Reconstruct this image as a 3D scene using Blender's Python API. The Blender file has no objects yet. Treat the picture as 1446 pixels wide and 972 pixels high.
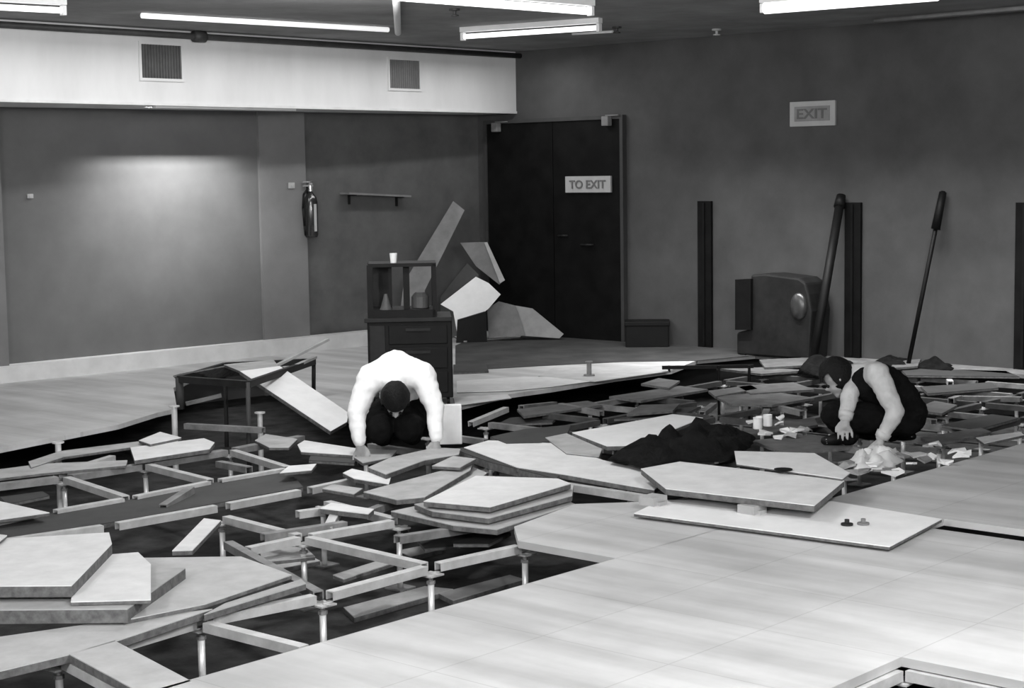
import bpy, bmesh, math, random
from mathutils import Vector, Matrix, noise
random.seed(7)
SC = bpy.context.scene
COL = SC.collection

# ---------------------------------------------------------------- camera
W, H = 1446, 972
FPX = 2402.12
R = Matrix(((0.66911232, 0.08483004, -0.73830384),
            (-0.74300224, 0.05580846, -0.66695809),
            (-0.01537448, 0.99483128, 0.10037104)))
CAM = Vector((0, 0, 1.8))
cd = bpy.data.cameras.new('camera')
cam = bpy.data.objects.new('camera', cd)
COL.objects.link(cam)
cam.matrix_world = Matrix.Translation(CAM) @ R.to_4x4()
cd.sensor_width = 36
cd.lens = FPX * 36 / W
cd.clip_end = 100
SC.camera = cam
SC.view_settings.view_transform = 'Standard'
SC.view_settings.look = 'None'
SC.view_settings.gamma = 1
SC.view_settings.use_curve_mapping = False
SC.view_settings.exposure = 0.35

T = 0.61            # floor module
WU = 14.1           # plane of the far right wall
CEIL = 3.12
SLAB = -0.42

# ---------------------------------------------------------------- world and lamps
wd = bpy.data.worlds.new('world')
SC.world = wd
wd.use_nodes = True
wd.node_tree.nodes['Background'].inputs[0].default_value = (1, 1, 1, 1)
wd.node_tree.nodes['Background'].inputs[1].default_value = 0.02


def area(name, loc, sx, sy, power, rot=(0, 0, 0), spread=math.pi):
    l = bpy.data.lights.new(name, 'AREA')
    l.shape = 'RECTANGLE'
    l.size = sx
    l.size_y = sy
    l.energy = power
    l.spread = spread
    o = bpy.data.objects.new(name, l)
    COL.objects.link(o)
    o.location = loc
    o.rotation_euler = rot
    return o


def bulb(loc, power, r=0.22):
    l = bpy.data.lights.new('lamp_or_fill_light', 'POINT')
    l.energy = power
    l.shadow_soft_size = r
    o = bpy.data.objects.new('lamp_or_fill_light', l)
    COL.objects.link(o)
    o.location = loc


# ceiling fluorescents of the hall (the nearer ones are over and behind the camera)
CEIL_LAMPS = [(-1.5, 3.0, 480), (1.0, -1.0, 420), (4.8, 1.4, 350), (2.2, 7.6, 50), (6.8, 7.6, 120)]
for (x, y, p) in CEIL_LAMPS:
    bulb((x, y, CEIL - 0.42), p)
bulb((8.2, 9.2, CEIL - .3), 34, .1)  # extra bulb with no fitting, added to brighten the left side
# long batten in front of the bulkhead and an added strip, without a fitting, washing the foot of the charcoal wall
area('lamp_or_fill_light', (10.4, 11.85, CEIL - 0.1), 6.6, 0.12, 52, (math.radians(-4), 0, 0))
area('lamp_or_fill_light', (12.65, 7.6, CEIL - 0.1), 0.12, 5.2, 80, (0, math.radians(-9), 0), 1.55)
# lamp recessed in the slot under the bulkhead
area('recessed_lamp_light', (9.95, 12.82, 2.78), 0.62, 0.05, 40, (math.radians(18), 0, -0.075), 2.0)


# ---------------------------------------------------------------- geometry helpers
def ray(x, y):
    return R @ Vector(((x - W / 2) / FPX, -(y - H / 2) / FPX, -1.0))


def F(x, y, z=0.0):                # point of the photo lying at height z
    d = ray(x, y)
    return CAM + d * ((z - CAM.z) / d.z)


def FU(x, y, u=WU):                # point of the photo lying on the plane X=u
    d = ray(x, y)
    return CAM + d * ((u - CAM.x) / d.x)


def FV(x, y, v):
    d = ray(x, y)
    return CAM + d * ((v - CAM.y) / d.y)


def FB(x, y, base):                # point in the upright plane through base that faces the camera
    n = Vector((base.x - CAM.x, base.y - CAM.y, 0)).normalized()
    d = ray(x, y)
    return CAM + d * ((base - CAM).dot(n) / d.dot(n))


def frame_at(base):                # axes: right, away, up at base
    n = Vector((base.x, base.y, 0)).normalized()
    r = Vector((n.y, -n.x, 0))
    return Matrix((r, n, Vector((0, 0, 1)))).transposed().to_4x4()


MATS = {}


def mat(name, val, rough=0.7, amp=0.15, scale=6.0, metal=0.0, stretch=(1, 1, 1), seams=0, spec=0.3, emit=0, bump=0.0, streak=0.0):
    if name in MATS:
        return MATS[name]
    m = bpy.data.materials.new(name)
    m.use_nodes = True
    nt = m.node_tree
    b = nt.nodes['Principled BSDF']
    b.inputs['Roughness'].default_value = rough
    b.inputs['Metallic'].default_value = metal
    b.inputs['Specular IOR Level'].default_value = spec
    tc = nt.nodes.new('ShaderNodeTexCoord')
    mp = nt.nodes.new('ShaderNodeMapping')
    mp.inputs['Scale'].default_value = stretch
    nt.links.new(tc.outputs['Object'], mp.inputs[0])
    n = nt.nodes.new('ShaderNodeTexNoise')
    n.inputs['Scale'].default_value = scale
    n.inputs['Detail'].default_value = 6
    n.inputs['Roughness'].default_value = 0.62
    nt.links.new(mp.outputs[0], n.inputs['Vector'])
    mr = nt.nodes.new('ShaderNodeMapRange')
    mr.inputs[1].default_value = 0.3
    mr.inputs[2].default_value = 0.7
    mr.inputs[3].default_value = val * (1 - amp)
    mr.inputs[4].default_value = min(0.95, val * (1 + amp))
    nt.links.new(n.outputs[0], mr.inputs[0])
    out = mr.outputs[0]
    if streak:
        mp2 = nt.nodes.new('ShaderNodeMapping')
        mp2.inputs['Scale'].default_value = (2.6, 0.35, 1)
        nt.links.new(tc.outputs['Object'], mp2.inputs[0])
        n2 = nt.nodes.new('ShaderNodeTexNoise')
        n2.inputs['Scale'].default_value = 1.6
        n2.inputs['Detail'].default_value = 8
        nt.links.new(mp2.outputs[0], n2.inputs['Vector'])
        r2 = nt.nodes.new('ShaderNodeMapRange')
        r2.inputs[1].default_value = 0.35
        r2.inputs[2].default_value = 0.62
        r2.inputs[3].default_value = 1 - streak
        r2.inputs[4].default_value = 1 + streak * 0.35
        nt.links.new(n2.outputs[0], r2.inputs[0])
        mu = nt.nodes.new('ShaderNodeMath')
        mu.operation = 'MULTIPLY'
        nt.links.new(out, mu.inputs[0])
        nt.links.new(r2.outputs[0], mu.inputs[1])
        out = mu.outputs[0]
    if seams:
        br = nt.nodes.new('ShaderNodeTexBrick')
        br.offset = 0
        br.inputs['Color1'].default_value = (1, 1, 1, 1)
        br.inputs['Color2'].default_value = (0.95, 0.95, 0.95, 1)
        br.inputs['Mortar'].default_value = (seams, seams, seams, 1)
        br.inputs['Scale'].default_value = 1
        br.inputs['Mortar Size'].default_value = 0.004
        br.inputs['Mortar Smooth'].default_value = 0.4
        br.inputs['Brick Width'].default_value = T
        br.inputs['Row Height'].default_value = T
        nt.links.new(tc.outputs['Object'], br.inputs['Vector'])
        mu = nt.nodes.new('ShaderNodeMath')
        mu.operation = 'MULTIPLY'
        nt.links.new(out, mu.inputs[0])
        nt.links.new(br.outputs['Color'], mu.inputs[1])
        out = mu.outputs[0]
    nt.links.new(out, b.inputs['Base Color'])
    if bump:
        bn = nt.nodes.new('ShaderNodeBump')
        bn.inputs['Strength'].default_value = bump
        bn.inputs['Distance'].default_value = 0.02
        nt.links.new(n.outputs[0], bn.inputs['Height'])
        nt.links.new(bn.outputs[0], b.inputs['Normal'])
    if emit:
        b.inputs['Emission Color'].default_value = (1, 1, 1, 1)
        b.inputs['Emission Strength'].default_value = emit
    MATS[name] = m
    return m


M_FLOOR = mat('pale_vinyl_floor', 0.56, 0.55, 0.09, 2.2, seams=0.8, streak=0.22, spec=0.3)
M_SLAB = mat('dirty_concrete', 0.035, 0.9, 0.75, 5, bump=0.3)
M_SOFFIT = mat('white_plaster', 0.62, 0.8, 0.07, 2.5, stretch=(1, 1, 0.3))
M_LEFT = mat('grey_wall_paint', 0.125, 0.85, 0.1, 3)
M_RECESS = mat('dark_wall_paint', 0.105, 0.85, 0.2, 3)
M_PIL = mat('light_wall_trim', 0.17, 0.8, 0.1, 3)
M_RIGHT = mat('charcoal_wall_paint', 0.072, 0.85, 0.25, 1.6)
M_CEIL = mat('ceiling_board', 0.24, 0.9, 0.25, 2.0)
M_CURB = mat('white_curb_paint', 0.62, 0.7, 0.1, 5)
M_DOOR = mat('black_door_paint', 0.007, 0.6, 0.4, 5, spec=0.1)
M_TOP = mat('panel_laminate', 0.76, 0.5, 0.10, 7, bump=0.1)
M_TOPB = mat('bright_panel_laminate', 0.88, 0.5, 0.06, 7)
M_TOPG = mat('dusty_panel_laminate', 0.42, 0.7, 0.2, 6)
M_TOPM = mat('worn_panel_laminate', 0.5, 0.6, 0.15, 6)
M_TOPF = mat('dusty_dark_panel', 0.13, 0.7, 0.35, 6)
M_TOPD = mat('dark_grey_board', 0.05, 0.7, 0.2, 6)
M_CORE = mat('panel_chipboard_core', 0.13, 0.9, 0.4, 25)
M_RAIL = mat('galvanised_rail', 0.52, 0.45, 0.2, 9, metal=0.15)
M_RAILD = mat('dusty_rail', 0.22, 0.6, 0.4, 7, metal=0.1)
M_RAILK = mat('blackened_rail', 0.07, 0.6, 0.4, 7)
M_POST = mat('galvanised_post', 0.75, 0.35, 0.1, 12, metal=0.25, spec=0.6)
M_DARK = mat('black_metal', 0.005, 0.55, 0.4, 8, spec=0.2)
M_DARK2 = mat('dark_grey_metal', 0.015, 0.55, 0.4, 8, spec=0.25)
M_BLACK = mat('black_cloth', 0.008, 0.95, 0.5, 20, bump=0.6, spec=0.1)
M_WHITE = mat('white_paper', 0.85, 0.8, 0.06, 10)
M_SHIRT = mat('white_shirt_cotton', 0.90, 0.9, 0.04, 14, bump=0.25)
M_SLEEVE = mat('pale_grey_shirt', 0.48, 0.9, 0.12, 14, bump=0.3)
M_TROUS = mat('black_trouser_cloth', 0.006, 0.95, 0.4, 16, bump=0.3, spec=0.1)
M_SKIN = mat('skin', 0.36, 0.6, 0.08, 10)
M_HAIR = mat('black_hair', 0.006, 0.7, 0.3, 60, bump=0.5, spec=0.2)
M_GREY = mat('grey_cardboard', 0.20, 0.9, 0.2, 6)
M_PIPE = mat('dark_pipe', 0.05, 0.5, 0.3, 8)
M_CONDUIT = mat('white_conduit', 0.8, 0.5, 0.05, 8)
M_TUBE = mat('lit_tube', 0.9, 0.5, 0.0, 8, emit=1.3)
M_GLINT = mat('polished_patch', 0.35, 0.3, 0.2, 8)
M_LETTER = mat('grey_lettering', 0.14, 0.8, 0.1, 8)
M_SIGN = mat('sign_plate', 0.42, 0.6, 0.06, 8)
M_SIGNI = mat('sign_inner_plate', 0.24, 0.6, 0.12, 8)
M_GRILLE = mat('grey_grille', 0.09, 0.6, 0.2, 8)
M_CHROME = mat('chrome', 0.7, 0.2, 0.05, 8, metal=0.6)


def tag(o, label=None, cat=None, group=None, kind=None):
    if label: o['label'] = label
    if cat: o['category'] = cat
    if group: o['group'] = group
    if kind: o['kind'] = kind
    return o


def ob(name, bm, m, parent=None, smooth=False, bevel=0, loc=None):
    me = bpy.data.meshes.new(name)
    bmesh.ops.recalc_face_normals(bm, faces=bm.faces)
    if smooth:
        for f in bm.faces:
            f.smooth = True
    bm.to_mesh(me)
    bm.free()
    me.materials.append(m)
    o = bpy.data.objects.new(name, me)
    COL.objects.link(o)
    if parent is not None:
        o.parent = parent
        # meshes are authored in world space unless the parent is at the origin of its own space
        if parent.get('_w', 0):
            o.matrix_parent_inverse = parent.matrix_basis.inverted()
    if bevel:
        b = o.modifiers.new('bevel', 'BEVEL')
        b.width = bevel
        b.segments = 2
        b.limit_method = 'ANGLE'
    return o


def thing(name, label, cat, base, group=None, local=None):
    """Empty at base. With local=Matrix the parts are authored in its local axes, otherwise in world space."""
    o = bpy.data.objects.new(name, None)
    COL.objects.link(o)
    o.empty_display_size = 0.1
    if local is not None:
        o.matrix_basis = Matrix.Translation(base) @ local
    else:
        o.matrix_basis = Matrix.Translation(base)
        o['_w'] = 1
    tag(o, label, cat, group)
    return o


def struct(name, bm, m, **k):
    o = ob(name, bm, m, **k)
    o['kind'] = 'structure'
    return o


def box(bm, lo, hi, mtx=None):
    vs = [bm.verts.new((x, y, z)) for z in (lo[2], hi[2]) for y in (lo[1], hi[1]) for x in (lo[0], hi[0])]
    for f in ((0, 2, 3, 1), (4, 5, 7, 6), (0, 1, 5, 4), (2, 6, 7, 3), (0, 4, 6, 2), (1, 3, 7, 5)):
        bm.faces.new([vs[i] for i in f])
    if mtx is not None:
        for v in vs:
            v.co = mtx @ v.co
    return bm


def prism(bm, pts, t, down=None):
    """pts: top outline (Vectors), extruded down by t"""
    d = down if down is not None else Vector((0, 0, -1))
    a = [bm.verts.new(p) for p in pts]
    b = [bm.verts.new(p + d * t) for p in pts]
    bm.faces.new(a)
    bm.faces.new(b[::-1])
    n = len(pts)
    for i in range(n):
        bm.faces.new([a[i], b[i], b[(i + 1) % n], a[(i + 1) % n]])
    return bm


def bar(bm, a, b, w, h, up=Vector((0, 0, 1))):
    """rectangular bar whose TOP centre line runs a-b"""
    d = (b - a).normalized()
    s = d.cross(up).normalized() * (w / 2)
    u = s.cross(d).normalized() * h
    if u.dot(up) < 0: u = -u
    p = [a - s, a + s, a + s - u, a - s - u]
    q = [v + (b - a) for v in p]
    P = [bm.verts.new(v) for v in p]
    Q = [bm.verts.new(v) for v in q]
    bm.faces.new(P)
    bm.faces.new(Q[::-1])
    for i in range(4):
        bm.faces.new([P[i], Q[i], Q[(i + 1) % 4], P[(i + 1) % 4]])
    return bm


def cyl(bm, a, b, r1, r2=None, n=14):
    if r2 is None: r2 = r1
    d = (b - a)
    L = d.length
    m = Matrix.Translation((a + b) / 2) @ d.to_track_quat('Z', 'Y').to_matrix().to_4x4()
    bmesh.ops.create_cone(bm, cap_ends=True, segments=n, radius1=r1, radius2=r2, depth=L, matrix=m)
    return bm


def lathe(bm, prof, origin, n=20):
    rings = []
    for (r, z) in prof:
        rings.append([bm.verts.new(origin + Vector((r * math.cos(2 * math.pi * k / n), r * math.sin(2 * math.pi * k / n), z))) for k in range(n)])
    for a, b in zip(rings, rings[1:]):
        for k in range(n):
            bm.faces.new([a[k], a[(k + 1) % n], b[(k + 1) % n], b[k]])
    bm.faces.new(rings[0][::-1])
    bm.faces.new(rings[-1])
    return bm


NB = bmesh.new

# ---------------------------------------------------------------- the room
UMIN, VMIN = -4.0, -5.0
# the bare slab under the raised floor
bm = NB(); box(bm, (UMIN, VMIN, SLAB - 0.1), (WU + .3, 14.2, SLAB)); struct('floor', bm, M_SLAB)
# ceiling
bm = NB(); box(bm, (UMIN, VMIN, CEIL), (WU + .3, 14.2, CEIL + 0.1)); struct('ceiling', bm, M_CEIL)
# right-hand far wall
bm = NB(); box(bm, (WU, VMIN, SLAB), (WU + 0.2, 14.2, CEIL)); struct('wall_right', bm, M_RIGHT)
# walls behind the camera
bm = NB(); box(bm, (UMIN - .2, VMIN, SLAB), (UMIN, 14.2, CEIL)); struct('wall_back', bm, M_SOFFIT)
bm = NB(); box(bm, (UMIN, VMIN - .2, SLAB), (WU, VMIN, CEIL)); struct('wall_near', bm, M_SOFFIT)


def LV(u):                         # the left wall is a few degrees off square
    return 13.60 - 0.075 * (u - 8.2)


def wall_piece(name, u0, u1, z0, z1, off, m, t=0.2):
    pts = [Vector((u0, LV(u0) - off, z1)), Vector((u1, LV(u1) - off, z1)), Vector((u1, LV(u1) + t, z1)), Vector((u0, LV(u0) + t, z1))]
    bm = NB(); prism(bm, pts, z1 - z0)
    return struct(name, bm, m)


wall_piece('wall_left', UMIN, 11.05, SLAB, CEIL, 0.0, M_LEFT)
wall_piece('trim_1', 11.05, 11.62, SLAB, 2.6, 0.03, M_PIL)
wall_piece('wall_recess', 11.62, WU, SLAB, CEIL, -0.05, M_RECESS)
wall_piece('trim_2', 7.95, 8.21, SLAB, 2.43, 0.12, M_PIL)
# curb along the foot of the left wall
for (u0, u1) in ((UMIN, 12.55),):
    wall_piece('baseboard_left', u0, u1, -0.03, 0.15, 0.16, M_CURB, 0.0)
# bulkhead above
SV = 12.62
bm = NB()
box(bm, (UMIN, SV, 2.45), (WU, SV + .05, CEIL))
box(bm, (UMIN, SV + .05, 2.45), (9.5, 14.0, 2.47)); box(bm, (10.4, SV + .05, 2.45), (WU, 14.0, 2.47))
box(bm, (9.5, SV + .05, 2.45), (10.4, 12.9, 2.47))
prism(bm, [Vector((9.5, 13.12, 2.47)), Vector((10.4, 13.05, 2.47)), Vector((10.4, 14.0, 2.47)), Vector((9.5, 14.0, 2.47))], .02)
struct('ceiling_bulkhead', bm, M_SOFFIT)
bm = NB(); box(bm, (UMIN, SV - 0.012, 2.445), (WU, SV + .02, 2.47)); struct('trim_3', bm, M_CURB)
bm = NB(); box(bm, (9.3, 12.66, 2.425), (10.95, 12.72, 2.45)); struct('bright_edge_strip', bm, M_CURB)  # pale strip standing in for the bright lamp edge under the bulkhead


# raised floor that is still in place -----------------------------------------
def tp(i, j, z=0.0):
    return Vector((i * T, j * T, z))


TH = 0.035
bm = NB()
# near and right-hand part: rectangles in module coordinates (u0,v0,u1,v1) around the holes
for (u0, v0, u1, v1) in ((-6, -8, 8, 8), (8, -8, 9, 4), (8, 5, 9, 8), (9, -8, 10, 8), (10, -8, 12.45, 8),
                         (12.45, 6.75, 12.85, 8), (12.85, -8, 23.1, 7.97), (12.45, -8, 12.85, 5.2), (-6, 8, 3.5, 14)):
    prism(bm, [tp(u0, v0), tp(u1, v0), tp(u1, v1), tp(u0, v1)], TH)
struct('floor', bm, M_FLOOR)
bm = NB()
prism(bm, [tp(10, 8), tp(13.1, 7.98), tp(13.0, 8.7), F(935, 709), F(905, 709), F(812, 712), F(726, 744), tp(10, 9.0)], TH)
struct('floor', bm, M_FLOOR)
# left and far part
EDGE = [(-260, 690), (-60, 645), (0, 633), (55, 622), (167, 600), (222, 583), (250, 577), (245, 548), (300, 519), (390, 510), (436, 548), (492, 592),
        (560, 590), (643, 575), (717, 557), (782, 548), (866, 534), (948, 523), (985, 509)]
pts = [F(x, y) for (x, y) in EDGE]
pts += [Vector((WU, pts[-1].y - .3, 0)), Vector((WU, LV(WU) + .02, 0)), Vector((pts[0].x, LV(pts[0].x), 0))]
bm = NB(); prism(bm, pts, TH); struct('floor', bm, M_FLOOR)
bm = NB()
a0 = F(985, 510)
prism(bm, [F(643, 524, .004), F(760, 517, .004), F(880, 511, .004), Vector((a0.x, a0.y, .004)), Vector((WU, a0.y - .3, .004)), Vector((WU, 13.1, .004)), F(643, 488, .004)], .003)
struct('floor', bm, mat('dark_far_floor', .055, .9, .4, 3))  # thin darker sheet over the far floor
# edge of the slab strip along the far wall
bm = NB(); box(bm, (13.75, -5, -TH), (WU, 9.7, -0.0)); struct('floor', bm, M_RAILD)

# double door -----------------------------------------------------------------
door = bpy.data.objects.new('door_1', None); COL.objects.link(door); door.location = (WU, 12.05, 0); door['_w'] = 1; door['kind'] = 'structure'
dv0, dv1 = 11.12, 13.02
bm = NB(); box(bm, (WU - .05, dv0, -.04), (WU - 0.005, 12.05, 2.34)); ob('door_leaf', bm, M_DOOR, door)
bm = NB(); box(bm, (WU - .05, 12.06, -.04), (WU - 0.005, dv1, 2.34)); ob('door_leaf', bm, M_DOOR, door)
M_FR = mat('door_frame_paint', 0.05, .6)
bm = NB()
box(bm, (WU - .07, dv0 - .04, -.04), (WU - .004, dv0, 2.38)); box(bm, (WU - .07, dv1, -.04), (WU - .004, dv1 + .04, 2.38)); box(bm, (WU - .07, dv0, 2.34), (WU - .004, dv1, 2.38))
ob('door_frame', bm, M_FR, door)
for (x, y) in ((700, 180), (856, 171)):
    p = FU(x, y, WU - .1)
    bm = NB(); box(bm, (p.x - .03, p.y - .045, p.z - .05), (p.x + .04, p.y + .045, p.z + .05)); box(bm, (p.x, p.y - .16, p.z + .05), (p.x + .03, p.y + .02, p.z + .065))
    ob('door_closer', bm, M_GREY, door, bevel=.008)
for (x0, x1, y) in ((788, 800, 333), (820, 836, 346)):
    a, b = FU(x0, y, WU - .07), FU(x1, y, WU - .07)
    bm = NB(); cyl(bm, a, b, .012); cyl(bm, a, a + Vector((.03, 0, 0)), .01); cyl(bm, b, b + Vector((.03, 0, 0)), .01)
    ob('door_handle', bm, M_DARK2, door, smooth=True)


# signs -----------------------------------------------------------------------
def text_bm(body, width, height, mtx):
    c = bpy.data.curves.new('lettering', 'FONT')
    c.body = body
    c.extrude = 0.02
    c.align_x = 'CENTER'
    c.align_y = 'CENTER'
    c.offset = 0.02
    o = bpy.data.objects.new('lettering_tmp', c)
    COL.objects.link(o)
    dg = bpy.context.evaluated_depsgraph_get()
    me = bpy.data.meshes.new_from_object(o.evaluated_get(dg))
    b = NB(); b.from_mesh(me)
    bpy.data.objects.remove(o)
    xs = [v.co.x for v in b.verts]; ys = [v.co.y for v in b.verts]
    sx = width / (max(xs) - min(xs)); sy = height / (max(ys) - min(ys))
    cx = (max(xs) + min(xs)) / 2; cy = (max(ys) + min(ys)) / 2
    for v in b.verts:
        v.co = mtx @ Vector(((v.co.x - cx) * sx, (v.co.y - cy) * sy, v.co.z * 0.1))
    return b


def wall_sign(name, label, cat, x0, y0, x1, y1, u, body, inner, m):
    a = FU(x0, (y0 + y1) / 2, u); b = FU(x1, (y0 + y1) / 2, u)
    zc = FU((x0 + x1) / 2, (y0 + y1) / 2, u).z
    hgt = abs(FU(x0, y0, u).z - FU(x0, y1, u).z)
    w = abs(a.y - b.y); yc = (a.y + b.y) / 2
    t = thing(name, label, cat, Vector((u, yc, zc)))
    bm = NB(); box(bm, (u, yc - w / 2, zc - hgt / 2), (u + .03, yc + w / 2, zc + hgt / 2)); ob('plate', bm, m, t, bevel=.004)
    # letters face -X; screen right is -Y
    mt = Matrix.Translation((u - .006, yc, zc)) @ Matrix(((0, 0, -1), (-1, 0, 0), (0, 1, 0))).to_4x4()
    if inner:
        bm = NB(); box(bm, (u - .004, yc - w * .39, zc - hgt * .3), (u + .002, yc + w * .39, zc + hgt * .3)); ob('inner_plate', bm, M_SIGNI, t)
    lb = text_bm(body, w * (.66 if inner else .8), hgt * (.4 if inner else .52), mt)
    ob('lettering', lb, M_LETTER, t)
    return t


wall_sign('exit_sign', 'pale framed sign high on the charcoal wall right of the doors', 'sign', 1115, 143, 1179, 178, WU - .032, 'EXIT', True, M_SIGN)
wall_sign('exit_sign', 'small pale plate reading TO EXIT on the black double door', 'sign', 798, 249, 862, 272, WU - .082, 'TO EXIT', False, M_SIGN)


# vents in the bulkhead ---------------------------------------------------------
def vent(x0, y0, x1, y1, label, mm):
    a = FV(x0, y0, SV); b = FV(x1, y1, SV)
    u0, u1, z0, z1 = a.x, b.x, b.z, a.z
    t = thing('wall_vent', label, 'vent', Vector(((u0 + u1) / 2, SV, z0)))
    bm = NB()
    f = .025
    box(bm, (u0 - f, SV - .015, z0 - f), (u0, SV, z1 + f)); box(bm, (u1, SV - .015, z0 - f), (u1 + f, SV, z1 + f))
    box(bm, (u0, SV - .015, z1), (u1, SV, z1 + f)); box(bm, (u0, SV - .015, z0 - f), (u1, SV, z0))
    ob('frame', bm, M_SOFFIT, t)
    bm = NB(); box(bm, (u0, SV - .004, z0), (u1, SV - .001, z1)); ob('backing', bm, mm, t)
    bm = NB(); n = 14
    for k in range(n):
        u = u0 + (k + .5) * (u1 - u0) / n
        box(bm, (u - .004, SV - .014, z0), (u + .004, SV - .004, z1))
    ob('louvres', bm, mm, t)


vent(198, 62, 256, 112, 'large square grey air grille at the left of the white bulkhead', M_GRILLE)
vent(549, 84, 592, 126, 'smaller lighter air grille near the right end of the white bulkhead', mat('light_grille', .17))


# ceiling pipes and lamps --------------------------------------------------------
def pipe(name, label, cat, a, b, r, m, extra=None):
    t = thing(name, label, cat, (a + b) / 2) if extra else None
    bm = NB(); cyl(bm, a, b, r)
    o = ob('tube' if t else name, bm, m, t, smooth=True)
    if t:
        for p in extra:
            bm = NB(); d = (b - a).normalized(); cyl(bm, p - d * .06, p + d * .06, r * 1.9); cyl(bm, p, p + Vector((0, 0, CEIL - p.z)), r * .8)
            ob('coupling', bm, m, t, smooth=True)
    else:
        tag(o, label, cat)


pa, pb = Vector((6.5, SV - .07, CEIL - .05)), Vector((WU, SV - .07, CEIL - .05))
pipe('ceiling_pipe', 'dark pipe running along the top of the white bulkhead', 'pipe', pa, pb, .028, M_PIPE,
     [Vector((FV(281, 42, SV - .07).x, SV - .07, CEIL - .05))])
ZC = CEIL - .03
pipe('ceiling_lamp', 'long thin lit tube on the ceiling parallel to the bulkhead', 'lamp', F(200, 22, ZC), F(548, 42, ZC), .022, mat('dim_lit_tube', .9, .5, 0, 8, emit=.6))
pipe('conduit', 'short white conduit on the ceiling crossing towards the camera', 'conduit', F(558, -30, ZC), F(562, 46, ZC), .03, M_CONDUIT)
pipe('conduit', 'thin grey conduit on the ceiling by the charcoal wall', 'conduit', F(1235, 29, ZC), F(1470, 9, ZC), .018, M_GREY)
pipe('conduit', 'short white conduit end beside the sprinkler head', 'conduit', F(808, 48, ZC), F(866, 44.5, ZC), .012, M_CONDUIT)
for (x, y, lab) in ((871, 47, 'small dark sprinkler head on the ceiling near the charcoal wall'), (642, 23, 'small dark sprinkler head on the ceiling above the bulkhead end'),
                    (1012, 50, 'tiny pale sprinkler head on the ceiling at the top of the charcoal wall')):
    p = F(x, y, CEIL - .06)
    bm = NB(); lathe(bm, [(.045, .06), (.045, .045), (.015, .04), (.013, .015), (.035, .01), (.035, 0)], p, 12)
    tag(ob('sprinkler_head', bm, M_PIPE if x != 1012 else M_SIGN, smooth=False), lab, 'sprinkler')


def lampfix(a, b, label, r=.022, group=None, m=None):
    t = thing('ceiling_lamp', label, 'lamp', (a + b) / 2, group)
    d = (b - a).normalized(); s = d.cross(Vector((0, 0, 1)))
    bm = NB(); bar(bm, Vector((a.x, a.y, CEIL - .001)), Vector((b.x, b.y, CEIL - .001)), .07, .045); ob('housing', bm, M_CONDUIT, t)
    bm = NB(); cyl(bm, a + d * .03, b - d * .03, r, n=10); ob('tube', bm, m or M_TUBE, t, smooth=True)
    for p in (a, b - d * .03):
        bm = NB(); bar(bm, p + Vector((0, 0, .035)), p + d * .03 + Vector((0, 0, .035)), .05, .07); ob('lamp_holder', bm, M_CONDUIT, t)


ZL = CEIL - .085
lampfix(F(-120, 4, ZL), F(92, 15, ZL), 'lit fluorescent tube at the upper left corner of the ceiling')
lampfix(F(560, -5, ZL), F(836, 16, ZL), 'lit fluorescent tube high above the left doors, upper of two', .03)
lampfix(F(652, 52, ZL), F(848, 39, ZL), 'lit fluorescent tube just above the bulkhead end, lower of two')
lampfix(F(1075, 12, ZL), F(1330, -8, ZL), 'brightest fluorescent tube, over the charcoal wall to the right', .045)
for (x, y, p) in CEIL_LAMPS:
    lampfix(Vector((x - .65, y, CEIL - .08)), Vector((x + .65, y, CEIL - .08)), 'fluorescent batten on the ceiling above the near floor', .03, 'overhead fluorescent battens')

# fire extinguisher, shelf, switch -------------------------------------------------
wv = LV(11.9) + .05
c = FV(440, 335, wv - .09)
t = thing('fire_extinguisher', 'dark fire extinguisher hanging on the wall left of the doors', 'fire extinguisher', c)
bm = NB(); lathe(bm, [(.06, 0), (.07, .02), (.072, .36), (.06, .41), (.03, .45), (.022, .47)], c, 24); ob('cylinder', bm, mat('gloss_dark_paint', .02, .18, spec=.8), t, smooth=True)
bm = NB(); cyl(bm, c + Vector((0, 0, .46)), c + Vector((0, 0, .53)), .022); box(bm, (c.x - .09, c.y - .012, c.z + .52), (c.x + .03, c.y + .012, c.z + .535)); box(bm, (c.x - .10, c.y - .012, c.z + .56), (c.x + .02, c.y + .012, c.z + .575)); box(bm, (c.x - .01, c.y - .012, c.z + .53), (c.x + .02, c.y + .012, c.z + .57))
ob('valve_handle', bm, M_CHROME, t)
bm = NB(); pr = c + Vector((-.04, -.01, .5))
for q in (Vector((-.1, -.01, .44)), Vector((-.115, -.01, .3)), Vector((-.1, -.01, .12)), Vector((-.09, -.01, .02))):
    cyl(bm, pr, c + q, .011); pr = c + q
ob('hose', bm, M_DARK, t, smooth=True)
bm = NB(); box(bm, (c.x - .03, c.y + .07, c.z + .1), (c.x + .03, c.y + .092, c.z + .52)); ob('bracket', bm, M_DARK, t)
bm = NB(); box(bm, (c.x - .02, c.y - .075, c.z + .06), (c.x + .012, c.y - .069, c.z + .34)); ob('highlight_strip', bm, M_SIGN, t)  # pale strip painted in as the highlight on the cylinder
a = FV(411, 262, LV(11.5) - .03)
bm = NB(); box(bm, (a.x - .04, a.y - .012, a.z - .03), (a.x + .04, a.y, a.z + .03)); box(bm, (a.x - .01, a.y - .022, a.z - .012), (a.x + .01, a.y - .01, a.z + .012))
tag(ob('light_switch', bm, M_SIGN), 'small pale switch plate beside the fire extinguisher', 'switch')
a, b = FV(480, 272, LV(12.4) + .05), FV(568, 276, LV(13) + .05)
t = thing('wall_shelf', 'narrow dark shelf on the wall between extinguisher and doors', 'shelf', (a + b) / 2)
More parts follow.
